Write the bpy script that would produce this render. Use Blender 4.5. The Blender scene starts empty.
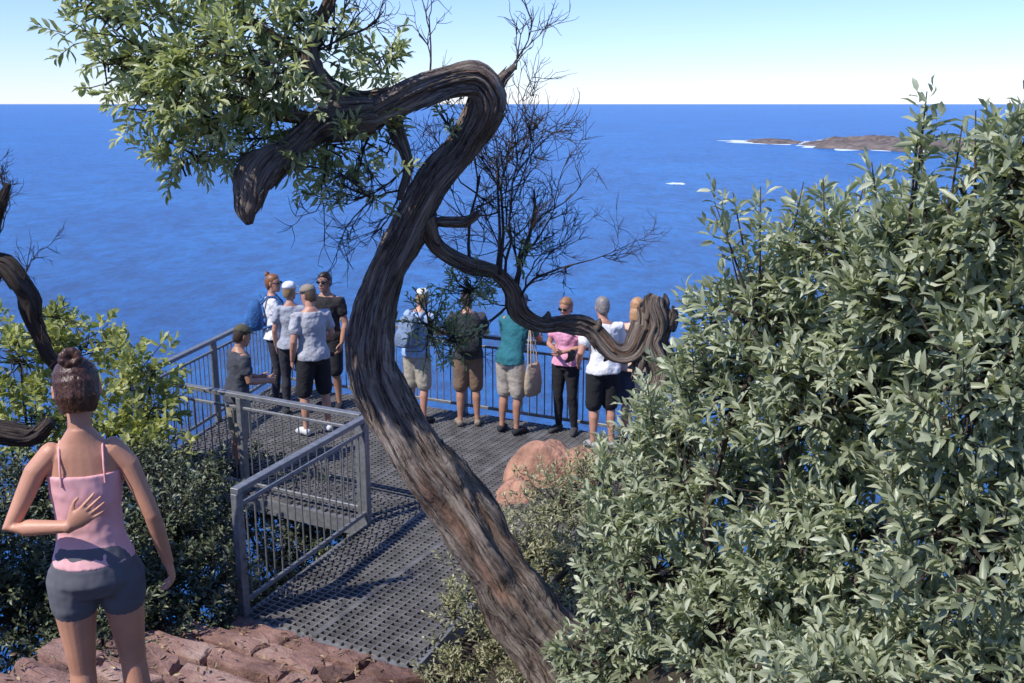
import bpy, math, random
import numpy as np
from mathutils import Vector, Matrix
random.seed(7); rng=np.random.default_rng(7)
scene=bpy.context.scene
TH=math.radians(13.5); CT,ST=math.cos(TH),math.sin(TH); CAMZ=3.98; F=996.0
def P(px,py,Y):
    "survey helper: bearing / elevation read from the reference, at a true ground distance Y (m)"
    u=(px-512)/F; v=(py-341.5)/F
    t=Y/(CT-ST*v)
    return np.array([u*t,Y,CAMZ-t*(ST+CT*v)])
# ------------------------------------------------------------ materials
def newmat(name):
    m=bpy.data.materials.new(name); m.use_nodes=True
    nt=m.node_tree; b=nt.nodes['Principled BSDF']; return m,nt,b
def ramp(nt,stops,fac):
    r=nt.nodes.new('ShaderNodeValToRGB'); e=r.color_ramp.elements
    while len(e)<len(stops): e.new(0.5)
    for el,(p,c) in zip(e,stops): el.position=p; el.color=(*c,1)
    nt.links.new(fac,r.inputs[0]); return r.outputs[0]
def noise(nt,scale,detail=4,vec=None,rough=.55):
    n=nt.nodes.new('ShaderNodeTexNoise'); n.inputs['Scale'].default_value=scale
    n.inputs['Detail'].default_value=detail; n.inputs['Roughness'].default_value=rough
    if vec is not None: nt.links.new(vec,n.inputs['Vector'])
    return n.outputs['Fac']
def objco(nt):
    return nt.nodes.new('ShaderNodeTexCoord').outputs['Object']
def bump(nt,b,h,strength=.5,dist=.01):
    n=nt.nodes.new('ShaderNodeBump'); n.inputs['Strength'].default_value=strength
    n.inputs['Distance'].default_value=dist
    nt.links.new(h,n.inputs['Height']); nt.links.new(n.outputs[0],b.inputs['Normal'])
def simple(name,col,rough=.7,var=.25,scale=8,bs=.3,bd=.01,metal=0,bscale=None):
    m,nt,b=newmat(name); o=objco(nt)
    f=noise(nt,scale,3,o)
    lo=tuple(c*(1-var) for c in col); hi=tuple(min(1,c*(1+var)) for c in col)
    nt.links.new(ramp(nt,[(.3,lo),(.7,hi)],f),b.inputs['Base Color'])
    b.inputs['Roughness'].default_value=rough; b.inputs['Metallic'].default_value=metal
    bump(nt,b,noise(nt,bscale or scale*3,2,o),bs,bd)
    return m
_cc={}
def cloth(col,bs=.6):
    k=('c',bs)+tuple(col)
    if k not in _cc: _cc[k]=simple('cloth',col,.9,.08,14,bs,.04,bscale=9)
    return _cc[k]
def skinm(col):
    k=('s',)+tuple(col)
    if k not in _cc: _cc[k]=simple('skin',col,.48,.14,7,.2,.003,bscale=60)
    return _cc[k]
def hairm(col):
    k=('h',)+tuple(col)
    if k not in _cc: _cc[k]=simple('hair',col,.42,.45,60,.6,.006,bscale=90)
    return _cc[k]
SK1=(.52,.27,.18); SK2=(.42,.22,.14)
def leafmat(name,c0,c1,c2,trans=.25,rough=.42):
    m,nt,b=newmat(name)
    a=nt.nodes.new('ShaderNodeAttribute'); a.attribute_name='lv'
    c=ramp(nt,[(0,c0),(.55,c1),(1,c2)],a.outputs['Fac'])
    nt.links.new(c,b.inputs['Base Color']); b.inputs['Roughness'].default_value=rough
    if trans>0:
        tr=nt.nodes.new('ShaderNodeBsdfTranslucent'); 
        mx=nt.nodes.new('ShaderNodeMixRGB'); mx.blend_type='MULTIPLY'; mx.inputs[0].default_value=1
        mx.inputs[2].default_value=(1.4,1.45,.75,1); nt.links.new(c,mx.inputs[1]); nt.links.new(mx.outputs[0],tr.inputs[0])
        mi=nt.nodes.new('ShaderNodeMixShader'); mi.inputs[0].default_value=trans
        nt.links.new(b.outputs[0],mi.inputs[1]); nt.links.new(tr.outputs[0],mi.inputs[2])
        nt.links.new(mi.outputs[0],nt.nodes['Material Output'].inputs[0])
    return m
def barkmat(name,dark,mid,light,red=None):
    m,nt,b=newmat(name)
    a=nt.nodes.new('ShaderNodeAttribute'); a.attribute_name='tubeco'
    v=a.outputs['Vector']
    f=noise(nt,42,9,v,.78)
    c=ramp(nt,[(.39,dark),(.47,mid),(.60,light)],f)
    f3=noise(nt,5,2,v)
    mv=nt.nodes.new('ShaderNodeMixRGB'); mv.blend_type='MULTIPLY'; mv.inputs[0].default_value=.6
    nt.links.new(c,mv.inputs[1]); nt.links.new(ramp(nt,[(.38,(.55,.52,.5)),(.6,(1.15,1.12,1.08))],f3),mv.inputs[2]); c=mv.outputs[0]
    if red:
        f2=noise(nt,8,3,v)
        r2=ramp(nt,[(.55,(0,0,0)),(.63,(.8,.8,.8))],f2)
        mr=nt.nodes.new('ShaderNodeMixRGB'); nt.links.new(r2,mr.inputs[0]); nt.links.new(c,mr.inputs[1])
        nt.links.new(ramp(nt,[(.40,dark),(.58,red)],f),mr.inputs[2]); c=mr.outputs[0]
    nt.links.new(c,b.inputs['Base Color']); b.inputs['Roughness'].default_value=.88
    bump(nt,b,f,1.0,.05); return m
# ------------------------------------------------------------ mesh helpers
def link(o): scene.collection.objects.link(o); return o
def empty(name,loc=(0,0,0)):
    e=bpy.data.objects.new(name,None); e.location=loc; e.empty_display_size=.2; link(e); return e
def par(o,e):
    o.parent=e; o.matrix_parent_inverse=Matrix.Translation(e.location).inverted(); return o
class MB:
    def __init__(s): s.v=[]; s.f=[]; s.n=0; s.att=[]
    def add(s,v,f,att=None):
        v=np.asarray(v,float); s.v.append(v); s.f+= [tuple(i+s.n for i in q) for q in f]; s.n+=len(v)
        s.att.append(np.zeros((len(v),3)) if att is None else att)
    def obj(s,name,mat,smooth=True,parent=None,att=False):
        me=bpy.data.meshes.new(name); V=np.concatenate(s.v)
        me.from_pydata(V.tolist(),[],s.f); me.materials.append(mat)
        if smooth: me.polygons.foreach_set('use_smooth',[True]*len(me.polygons))
        if att:
            A=me.attributes.new('tubeco','FLOAT_VECTOR','POINT'); A.data.foreach_set('vector',np.concatenate(s.att).ravel())
        me.update(); o=link(bpy.data.objects.new(name,me))
        if parent: par(o,parent)
        return o
def nrm(a): 
    a=np.asarray(a,float); return a/(np.linalg.norm(a)+1e-9)
def loft(mb,rings,att=None):
    n=len(rings[0]); v=np.concatenate(rings+[rings[0].mean(0)[None],rings[-1].mean(0)[None]])
    f=[]
    for i in range(len(rings)-1):
        a=i*n;b=a+n
        for j in range(n):
            k=(j+1)%n; f.append((a+j,a+k,b+k,b+j))
    c0=n*len(rings); c1=c0+1; L=(len(rings)-1)*n
    for j in range(n):
        k=(j+1)%n; f.append((c0,k,j)); f.append((c1,L+j,L+k))
    if att is not None: att=np.concatenate([att,att[:1],att[-1:]])
    mb.add(v,f,att)
def ring(c,ax,ay,n=16):
    a=np.linspace(0,2*np.pi,n,endpoint=False)
    return c+np.outer(np.cos(a),ax)+np.outer(np.sin(a),ay)
def frames(p):
    t=np.gradient(p,axis=0); t/=np.linalg.norm(t,axis=1)[:,None]+1e-9
    u=np.cross(t[0],[0.3,.9,.2]); u=nrm(u); out=[]
    for i in range(len(p)):
        u=nrm(u-t[i]*np.dot(u,t[i])); out.append((u.copy(),np.cross(t[i],u)))
    return t,out
def chain(mb,pts,rad,n=12,flat=None):
    """rounded tapered tube"""
    p=[np.asarray(q,float) for q in pts]; r=list(rad)
    d0=nrm(p[0]-p[1]); d1=nrm(p[-1]-p[-2])
    P2=[p[0]+d0*r[0]*.8,p[0]+d0*r[0]*.5]+p+[p[-1]+d1*r[-1]*.5,p[-1]+d1*r[-1]*.8]
    R2=[r[0]*.5,r[0]*.85]+r+[r[-1]*.85,r[-1]*.5]
    pp=np.array(P2); t,fr=frames(pp)
    if flat is not None:
        ax,k=flat; rs=[]
        for i in range(len(pp)):
            a=nrm(ax-t[i]*np.dot(ax,t[i])); b=np.cross(t[i],a)
            rs.append(ring(pp[i],a*R2[i]*k,b*R2[i],n))
    else: rs=[ring(pp[i],fr[i][0]*R2[i],fr[i][1]*R2[i],n) for i in range(len(pp))]
    loft(mb,rs)
def cr(pts,rad,step):
    p=np.array(pts,float); r=np.array(rad,float)
    p=np.vstack([2*p[0]-p[1],p,2*p[-1]-p[-2]]); r=np.concatenate([[r[0]],r,[r[-1]]])
    op=[];orr=[]
    for i in range(1,len(p)-2):
        k=max(2,int(np.linalg.norm(p[i+1]-p[i])/step))
        for t in np.arange(k)/k:
            t2=t*t;t3=t2*t
            op.append(.5*((2*p[i])+(-p[i-1]+p[i+1])*t+(2*p[i-1]-5*p[i]+4*p[i+1]-p[i+2])*t2+(-p[i-1]+3*p[i]-3*p[i+1]+p[i+2])*t3))
            orr.append(r[i]*(1-t)+r[i+1]*t)
    op.append(p[-2]); orr.append(r[-2]); return np.array(op),np.array(orr)
def bark(mb,pts,rad,n=20,step=.03,rough=.12,seed=0,kink=0,strands=0,kr=1.):
    p,r=cr(pts,rad,step); g=np.random.default_rng(seed+11)
    s=np.concatenate([[0],np.cumsum(np.linalg.norm(np.diff(p,axis=0),axis=1))])
    if kink:
        f=g.uniform(0,6.28,(3,3))
        for ax in range(3): p[:,ax]+=kink*(np.sin(s*11+f[ax,0])+.5*np.sin(s*21+f[ax,1]))
        r=r*(1+kr*(.10*np.sin(s*13+f[0,0])+.06*np.sin(s*29+f[1,1])))
    t,fr=frames(p)
    a=np.linspace(0,2*np.pi,n,endpoint=False); rs=[];at=[]
    ph=g.uniform(0,6.28,12)
    for i in range(len(p)):
        w=1+rough*(np.sin(3*a+s[i]*2.1+ph[0])*.7+np.sin(5*a-s[i]*3+ph[1]+np.sin(s[i]*4+ph[2]))*.6+np.abs(np.sin(4.5*a+s[i]*1.5+ph[3]+.5*np.sin(6*s[i])))*.9-.5)
        w+=rough*.25*np.sin(s[i]*7+ph[4]+np.sin(a+ph[5])*2)+rough*.45*np.abs(np.sin(7*a+s[i]*2+ph[6]+.9*np.sin(s[i]*6+2*a)))
        w+=g.normal(0,rough*.08,n)
        rr=r[i]*w
        rs.append(p[i]+np.outer(np.cos(a)*rr,fr[i][0])+np.outer(np.sin(a)*rr,fr[i][1]))
        at.append(np.stack([np.cos(a)*.14+seed,np.sin(a)*.14,np.full(n,s[i]*.10)],1))
    loft(mb,rs,np.concatenate(at))
    for q in range(strands):
        L=int(g.uniform(.2,.8)/step); i0=g.integers(0,max(1,len(p)-L)); j=g.integers(0,n); tw=g.uniform(-.2,.2)
        idx=list(range(i0,min(len(p),i0+L),3))
        if len(idx)<4: continue
        pts=[];rd=[]
        for m_,i in enumerate(idx):
            e=m_/(len(idx)-1); jj=int(round(j+tw*m_))%n; q3=rs[i][jj]; o=nrm(q3-p[i])
            pts.append(q3+o*(.001+.012*max(0,e-.85)/.15)); rd.append(g.uniform(.006,.009)*(1-abs(2*e-1)**3)+.0015)
        pp=np.array(pts); t2,f2=frames(pp); rr=[ring(pp[i],f2[i][0]*rd[i],f2[i][1]*rd[i],5) for i in range(len(pp))]
        sd=g.uniform(0,50)
        loft(mb,rr,np.concatenate([np.stack([np.full(5,sd)+np.cos(np.arange(5))*.02,np.sin(np.arange(5))*.02,np.full(5,x*.012)],1) for x in range(len(pp))]))
def beam(mb,p,q,w,h):
    p=np.asarray(p,float);q=np.asarray(q,float); d=nrm(q-p)
    up=np.array([0,0,1.]) if abs(d[2])<.9 else nrm([.469,.884,0])
    s=nrm(np.cross(d,up)); u=np.cross(s,d); v=[]
    for c in (p,q):
        for a,b in((-1,-1),(1,-1),(1,1),(-1,1)): v.append(c+s*a*w/2+u*b*h/2)
    mb.add(v,[(0,1,2,3),(7,6,5,4),(0,4,5,1),(1,5,6,2),(2,6,7,3),(3,7,4,0)])
def arrmesh(name,V,quads,tris,mat,lv=None,parent=None,smooth=False):
    me=bpy.data.meshes.new(name); me.vertices.add(len(V)); me.vertices.foreach_set('co',V.ravel())
    nq=0 if quads is None else len(quads); ntr=0 if tris is None else len(tris)
    idx=np.concatenate([x.ravel() for x in (quads,tris) if x is not None]).astype(np.int32)
    tot=np.concatenate([np.full(nq,4),np.full(ntr,3)]).astype(np.int32)
    st=np.concatenate([[0],np.cumsum(tot)[:-1]]).astype(np.int32)
    me.loops.add(len(idx)); me.loops.foreach_set('vertex_index',idx)
    me.polygons.add(len(tot)); me.polygons.foreach_set('loop_start',st)
    try: me.polygons.foreach_set('loop_total',tot)
    except Exception: pass
    if lv is not None:
        A=me.attributes.new('lv','FLOAT','POINT'); A.data.foreach_set('value',lv.astype(np.float32))
    me.materials.append(mat); me.update(calc_edges=True); me.validate()
    if smooth: me.polygons.foreach_set('use_smooth',[True]*len(me.polygons))
    o=link(bpy.data.objects.new(name,me))
    if parent: par(o,parent)
    return o
def vn(a): return a/(np.linalg.norm(a,axis=-1,keepdims=True)+1e-9)
def leaves(name,pos,d,L,W,mat,lv,parent=None):
    n=len(pos); d=vn(d); r=rng.normal(size=(n,3))*.8; r[:,2]+=1.2
    s=vn(np.cross(d,r)); nn=np.cross(s,d)
    tpl=[(0,0,0),(.33,-.85,.06),(.33,0,-.02),(.33,.85,.06),(.7,-.8,.02),(.7,0,-.06),(.7,.8,.02),(1,0,-.2)]
    V=np.empty((n,8,3))
    for i,(t,w,z) in enumerate(tpl):
        V[:,i]=pos+d*(t*L)[:,None]+s*(w*W/2)[:,None]+nn*(z*L)[:,None]
    b=(np.arange(n)*8)[:,None]
    q=np.concatenate([b+np.array([1,4,5,2]),b+np.array([2,5,6,3])])
    t=np.concatenate([b+np.array(x) for x in([0,1,2],[0,2,3],[4,7,5],[5,7,6])])
    return arrmesh(name,V.reshape(-1,3),q,t,mat,np.repeat(lv,8),parent)
def ellpts(e,n,fq=8.5,thr=-.12):
    c,r=e; n=int(n*1.35); x=vn(rng.normal(size=(n,3))); rad=rng.uniform(0,1,n)**.45
    k=1+.22*np.sin(x[:,0]*5+c[0]*3)*np.sin(x[:,2]*6+c[2])+.15*np.sin(x[:,1]*9+x[:,0]*7)
    p=c+x*r*(rad*k)[:,None]
    cl=np.sin(fq*p[:,0]+1)*np.sin(fq*p[:,1]+2+p[:,0]*2)*np.sin(fq*p[:,2]+3+p[:,0]*3)+rng.normal(0,.12,n)
    m=cl>thr
    return p[m],x[m]
def sprig_leaves(name,C,D,k,L,W,stem,mat,parent=None,bias=0,lvsd=.2):
    n=len(C); D=vn(D); i=np.tile(np.arange(k),n); J=np.repeat(np.arange(n),k)
    a=vn(np.cross(D,rng.normal(size=(n,3)))); b=np.cross(D,a)
    st=stem*rng.uniform(.6,1.3,n)
    az=i*2.4+np.repeat(rng.uniform(0,6.28,n),k)+rng.normal(0,.3,n*k)
    tt=i/(k-1)
    sp=np.radians(75-50*tt+rng.normal(0,12,n*k))
    radial=a[J]*np.cos(az)[:,None]+b[J]*np.sin(az)[:,None]
    d=D[J]*np.cos(sp)[:,None]+radial*np.sin(sp)[:,None]
    pos=C[J]+D[J]*(tt*st[J])[:,None]
    Ls=L*rng.uniform(.65,1.2,n*k)*(1-.35*tt**3); Ws=W*rng.uniform(.8,1.2,n*k)
    lv=np.clip(.45+bias+np.repeat(rng.normal(0,lvsd*.7,n),k)+rng.normal(0,lvsd*.7,n*k)+.2*tt,0,1)
    return leaves(name,pos,d,Ls,Ws,mat,lv,parent)
def twigmesh(name,segs,mat,parent=None,n=4):
    mb=MB()
    for pts,rad in segs:
        p=np.array(pts); t,fr=frames(p)
        rs=[ring(p[i],fr[i][0]*rad[i],fr[i][1]*rad[i],n) for i in range(len(p))]
        s=np.linspace(0,.5,len(p)); at=np.concatenate([np.stack([np.cos(np.arange(n))*.1,np.sin(np.arange(n))*.1,np.full(n,x)],1) for x in s])
        loft(mb,rs,at)
    return mb.obj(name,mat,True,parent,att=True)
def EL(px,py,Y,rx,ry,rd=None):
    k=Y/F; rd=rd or (rx+ry)/2
    return (P(px,py,Y),np.array([rx*k,rd*k,ry*k]))
def bush(e,ells,root,dens,k,L,W,stem,mat,bmat,up=.7,twf=.35,bias=0,nm='foliage',thr=-.12):
    Cs=[];Ds=[];segs=[]
    for c,r in ells:
        n=int(dens*(r[0]*r[1]*r[2])**(2/3))+3
        p,x=ellpts((c,r),n,thr=thr); Cs.append(p); n=len(p)
        D=x*.7+rng.normal(size=(n,3))*.35; D[:,2]+=up; Ds.append(D)
        rt=np.array(root[rng.integers(len(root))]); mid=(rt+c)/2+rng.normal(size=3)*.15
        pp,rr=cr([rt,mid,c],[.035,.024,.014],.12); segs.append((pp,rr))
        for j in range(int(n*twf)):
            q=p[j]; m=(c+q)/2+rng.normal(size=3)*.05; base=c+(rng.normal(size=3)*.15)*r
            segs.append((np.array([base,m,q,q+nrm(D[j])*stem*.9]),[.008,.0055,.0035,.0018]))
    C=np.concatenate(Cs);D=np.concatenate(Ds)
    sprig_leaves(nm,C,D,k,L,W,stem,mat,e,bias)
    twigmesh('branches',segs,bmat,e)
# ------------------------------------------------------------ materials used
M_bark=barkmat('bark_gnarled',(.05,.036,.028),(.27,.21,.17),(.58,.50,.43),(.42,.21,.12))
M_twig=barkmat('bark_twig',(.07,.052,.042),(.17,.13,.105),(.30,.24,.20))
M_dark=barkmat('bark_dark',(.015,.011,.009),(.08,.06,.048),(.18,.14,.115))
M_leafR=leafmat('leaf_olive',(.12,.145,.085),(.33,.37,.24),(.58,.61,.45),.30,.40)
M_leafC=leafmat('leaf_canopy',(.12,.15,.06),(.34,.39,.19),(.55,.58,.34),.32)
M_leafY=leafmat('leaf_yellowgreen',(.13,.15,.045),(.33,.36,.12),(.56,.54,.22),.35)
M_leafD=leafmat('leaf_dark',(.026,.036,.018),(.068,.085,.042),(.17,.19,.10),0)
M_leafS=leafmat('leaf_shrub',(.12,.125,.065),(.32,.32,.17),(.55,.52,.33),.22)
M_steel=simple('galvanised_steel',(.22,.225,.23),.45,.25,20,.2,.002,metal=.35)
M_grate=simple('grating_steel',(.16,.153,.145),.55,.4,5,.2,.002,metal=.25)
# ------------------------------------------------------------ sea
m,nt,b=newmat('sea_water'); o=objco(nt)
f=noise(nt,.0022,4,o,.6)
mp=nt.nodes.new('ShaderNodeMapping'); mp.inputs['Scale'].default_value=(1,.55,1); mp.inputs['Rotation'].default_value=(0,0,.3); nt.links.new(o,mp.inputs[0])
f2=noise(nt,.05,8,mp.outputs[0],.85)
c1=ramp(nt,[(.3,(.003,.10,.36)),(.7,(.008,.155,.47))],f)
mx=nt.nodes.new('ShaderNodeMixRGB'); mx.blend_type='MULTIPLY'; mx.inputs[0].default_value=1
nt.links.new(c1,mx.inputs[1]); nt.links.new(ramp(nt,[(.42,(.52,.60,.68)),(.58,(1.45,1.36,1.28))],f2),mx.inputs[2])
nt.links.new(mx.outputs[0],b.inputs['Base Color']); b.inputs['Roughness'].default_value=.28
b.inputs['IOR'].default_value=1.33
bump(nt,b,f2,1,5.0)
R=90000
me=bpy.data.meshes.new('sea'); me.from_pydata([(-R,-2000,-150),(R,-2000,-150),(R,R,-150),(-R,R,-150)],[],[(0,1,2,3)]); me.materials.append(m)
link(bpy.data.objects.new('sea',me))
M_reef=simple('reef_rock',(.15,.12,.105),.9,.5,.02,.8,3)
M_foam=simple('surf_foam',(.6,.68,.76),.8,.25,.01)
def blob(name,cx,cy,rx,ry,h,mat,z0,seed,parent=None,amp=1.0):
    g=np.random.default_rng(seed); n=120; K=14; mb=MB(); a=np.linspace(0,2*np.pi,n,endpoint=False)
    edge=1+amp*sum(g.uniform(.05,.22)/np.sqrt(k)*np.sin(k*a+g.uniform(0,6.28)) for k in range(2,18))
    rs=[]
    for i in range(K):
        q=1-i/(K-1)*.96; zz=h*(1-q**2)**.6*(1+.35*np.sin(a*7+i)+.25*np.sin(a*13+2*i)) if i else np.zeros(n)-2
        rs.append(np.stack([cx+rx*q*edge*np.cos(a),cy+ry*q*edge*np.sin(a),z0+zz+0*a],1))
    loft(mb,rs); return mb.obj(name,mat,True,parent)
isl=empty('rocky_island',(1400,3700,-150))
blob('reef',1340,3650,250,420,24,M_reef,-150,3,isl)
blob('reef_outlier',1030,4000,110,170,10,M_reef,-150,5,isl,.7)
blob('reef_end',1560,3420,220,320,20,M_reef,-150,8,isl)
blob('surf',1320,3740,300,490,.3,M_foam,-150+.5,12,isl)
blob('surf_outer',990,4060,150,190,.3,M_foam,-150+.6,15,isl,1.6)
blob('sea_foam',320,1960,14,22,.3,M_foam,-150+.4,22,None,1.8)
# ------------------------------------------------------------ terrain
def hgt(x,y):
    x=np.asarray(x,float); y=np.asarray(y,float)
    z=np.interp(y,[-60,-30,0,2.6,3.6,6.4,7.1,10,13,15,20,40,90,300],[14,8,2.35,1.45,1.2,-.15,-.5,-1.0,-2.6,-5,-17,-60,-175,-190])
    l=np.clip(-2.7-x,0,60); z=z-l*1.15*np.clip((y+12)/14,0,1)
    r=np.clip(x-.1,0,1.3)*np.clip((8.5-y)/3,0,1)*.45; z=z+r
    z=z-np.clip(x-4,0,60)*.8*np.clip((y+12)/14,0,1)
    z=z+.05*np.sin(x*2.3+y)+.04*np.sin(y*3.1-x*1.7)
    return z
gx=np.concatenate([np.linspace(-160,-8,40),np.linspace(-7.8,7.8,120),np.linspace(8,160,40)])
gy=np.concatenate([np.linspace(-60,-2,20),np.linspace(-1.8,14,120),np.linspace(14.3,300,60)])
X,Yg=np.meshgrid(gx,gy); Z=hgt(X,Yg)+rng.normal(0,.012,X.shape)
V=np.stack([X,Yg,Z],-1).reshape(-1,3); nx=len(gx); ny=len(gy)
ii,jj=np.meshgrid(np.arange(ny-1),np.arange(nx-1),indexing='ij'); a0=(ii*nx+jj).ravel()
Q=np.stack([a0,a0+1,a0+nx+1,a0+nx],1)
m,nt,b=newmat('hillside_soil'); o=objco(nt)
c=ramp(nt,[(.3,(.03,.024,.015)),(.5,(.075,.055,.035)),(.68,(.13,.10,.065))],noise(nt,5,6,o,.7))
nt.links.new(c,b.inputs['Base Color']); b.inputs['Roughness'].default_value=.95; bump(nt,b,noise(nt,25,4,o,.7),1,.04)
arrmesh('hillside_ground',V,Q,None,m,None,None,True)
# ------------------------------------------------------------ stone steps
M_stone,nt,b=newmat('red_sandstone'); o=objco(nt)
oi=nt.nodes.new('ShaderNodeAttribute'); oi.attribute_name='lv'
f=noise(nt,4,8,o,.65)
mx=nt.nodes.new('ShaderNodeMath'); mx.operation='MULTIPLY_ADD'; nt.links.new(oi.outputs['Fac'],mx.inputs[0]); mx.inputs[1].default_value=.3; nt.links.new(f,mx.inputs[2])
c=ramp(nt,[(.3,(.11,.058,.045)),(.55,(.30,.17,.135)),(.8,(.46,.32,.26))],mx.outputs[0])
nt.links.new(c,b.inputs['Base Color']); b.inputs['Roughness'].default_value=.85; bump(nt,b,noise(nt,14,6,o,.7),.9,.04)
dirw=np.array([.35,.937]); dirs=np.array([.884,-.469])
mbs=MB(); lvs=[]
g=np.random.default_rng(4)
def flag(poly,z0,z1,val):
    c=poly.mean(0); r=[]
    tilt=g.normal(0,.03,2)
    def zz(q,z): return z+(q-c)@tilt
    for sc,z in((1.0,z0),(1.0,z1-.03),(.985,z1-.012),(.94,z1),(.5,z1+.004)):
        q=c+(poly-c)*sc; r.append(np.stack([q[:,0],q[:,1],zz(q,z)+(g.normal(0,.004,len(q)) if z>z0 else 0)],1))
    loft(mbs,r); lvs.append(np.full(len(r)*len(poly)+2,val))
for st in range(11):
    z1=st*.155+(.015 if st==0 else 0); dep=.40
    base=np.array([-2.15,7.22])-dirw*(dep*st+.03)
    wl=-.2+(.0 if st<6 else -.1); wr=1.62+.03*st
    for row in range(2):
        xs=[wl+g.uniform(-.2,.15)]
        while xs[-1]<wr: xs.append(xs[-1]+g.choice([.2,.3,.42,.6])*g.uniform(.85,1.15))
        jit=[g.normal(0,.04,2) for _ in xs]; jit2=[g.normal(0,.08,2) for _ in xs]
        for k in range(len(xs)-1):
            y0=-row*dep/2-.010; y1=-(row+1)*dep/2+.010
            def W2(a,bb): return base+dirs*a+dirw*bb
            A=W2(xs[k]+.012+jit[k][0],y0); B=W2(xs[k+1]-.012+jit[k+1][0],y0)
            C=W2(xs[k+1]-.012+jit2[k+1][0],y1+jit[k][1]*.4); D=W2(xs[k]+.012+jit2[k][0],y1+jit[k][1]*.4)
            poly=[]
            for p,q in((A,B),(B,C),(C,D),(D,A)):
                for t in (0.1,.38,.62,.9): poly.append(p*(1-t)+q*t+g.normal(0,.011,2))
            flag(np.array(poly)[::-1],z1-.35,z1+g.normal(0,.014),g.uniform(-.5,.5))
so=mbs.obj('stone_steps',M_stone,False)
A=so.data.attributes.new('lv','FLOAT','POINT'); A.data.foreach_set('value',np.concatenate(lvs).astype(np.float32))
n=420; aa=g.uniform(-.1,1.7,n); bb=g.uniform(0,3.2,n); stp=np.floor(bb/.4); pp=np.array([-2.15,7.22])-np.outer(bb,dirw)+np.outer(aa,dirs)
pos=np.stack([pp[:,0],pp[:,1],stp*.155+.035],1); d=g.normal(size=(n,3)); d[:,2]*=.15
leaves('leaf_litter',pos,d,g.uniform(.03,.07,n),g.uniform(.012,.022,n),leafmat('leaf_dead',(.10,.05,.02),(.25,.16,.08),(.40,.30,.17),0),g.uniform(0,1,n))
# ------------------------------------------------------------ deck
A_=np.array([-4.12,10.5]);B_=np.array([-3.45,14.0]);C_=np.array([2.2,11.2]);D_=np.array([1.0,7.85])
W1=np.array([-2.14,7.25]);W2_=np.array([-.73,6.5]);W3=np.array([.02,8.36]);W4=np.array([-1.39,9.1])
deck=empty('lookout_platform',(0,0,0))
def clipline(p0,d,poly):
    t0,t1=-1e9,1e9; n=len(poly); cen=sum(poly)/n
    for i in range(n):
        a=poly[i];bq=poly[(i+1)%n]; e=bq-a; nn=np.array([e[1],-e[0]])
        if np.dot(cen-a,nn)<0: nn=-nn
        den=np.dot(d,nn); num=np.dot(a-p0,nn)
        if abs(den)<1e-9:
            if num>0: return None
            continue
        t=num/den
        if den>0: t0=max(t0,t)
        else: t1=min(t1,t)
    return (t0,t1) if t1-t0>.02 else None
us=np.array([.884,-.469]); us/=np.linalg.norm(us); vs=np.array([-us[1],us[0]])
mbg=MB()
for poly,zt in (([A_,B_,C_,D_],0.0),([W1,W2_,W3,W4],-.003)):
    cen=sum(poly)/4
    for kk in range(-120,121):
        p0=cen+vs*kk*.06
        r=clipline(p0,us,poly)
        if r: 
            p=p0+us*r[0]; q=p0+us*r[1]; beam(mbg,(*p,zt-.016),(*q,zt-.016),.014,.032)
    for kk in range(-80,81):
        p0=cen+us*kk*.085; r=clipline(p0,vs,poly)
        if r:
            wide=.05 if kk%11==0 else .016
            p=p0+vs*r[0]; q=p0+vs*r[1]; beam(mbg,(*p,zt-.010),(*q,zt-.010),wide,.016)
mbg.obj('grating',M_grate,False,deck)
mbf=MB()
for a,bq in((A_,B_),(B_,C_),(C_,D_),(D_,A_),(W1,W4),(W2_,W3),(W1,W2_)):
    beam(mbf,(*a,-.105),(*bq,-.105),.07,.15)
for t in np.linspace(.12,.88,5):
    p=A_*(1-t)+D_*t; q=B_*(1-t)+C_*t; beam(mbf,(*p,-.11),(*q,-.11),.08,.14)
for p in (A_,B_,C_,(B_+C_)/2,(A_+B_)/2,W1,W4,(A_+D_)/2):
    beam(mbf,(*p,-7.5),(*p,-.19),.12,.12)
mbf.obj('support_frame',M_steel,False,deck)
def rail(name,a,b,h=1.05,post=1.7,endposts=(1,1)):
    a=np.asarray(a,float);b=np.asarray(b,float); L=np.linalg.norm(b-a); d=(b-a)/L; mb=MB()
    n=max(1,round(L/post))
    for i in range(n+1):
        if (i==0 and not endposts[0]) or (i==n and not endposts[1]): continue
        p=a+d*L*i/n; beam(mb,(*p,-.17),(*p,h-.02),.062,.075)
    beam(mb,(*(a-d*.03),h+.004),(*(b+d*.03),h+.004),.075,.045)
    beam(mb,(*a,h-.13),(*b,h-.13),.03,.03); beam(mb,(*a,.10),(*b,.10),.03,.04)
    k=int(L/.105)
    for i in range(1,k):
        p=a+d*L*i/k; beam(mb,(*p,.10),(*p,h-.12),.014,.014)
    o=mb.obj(name,M_steel,False)
    bm=o.modifiers.new('b','BEVEL'); bm.width=.004; bm.segments=1
    return o
rail('metal_railing',A_,B_); rail('metal_railing',B_,C_,endposts=(0,1)); rail('metal_railing',C_,D_,endposts=(0,1))
rail('metal_railing',A_,W4+(A_-W4)*.03,endposts=(0,1)); rail('metal_railing',W1,W4-(W4-W1)*.03,post=2.2)
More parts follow.
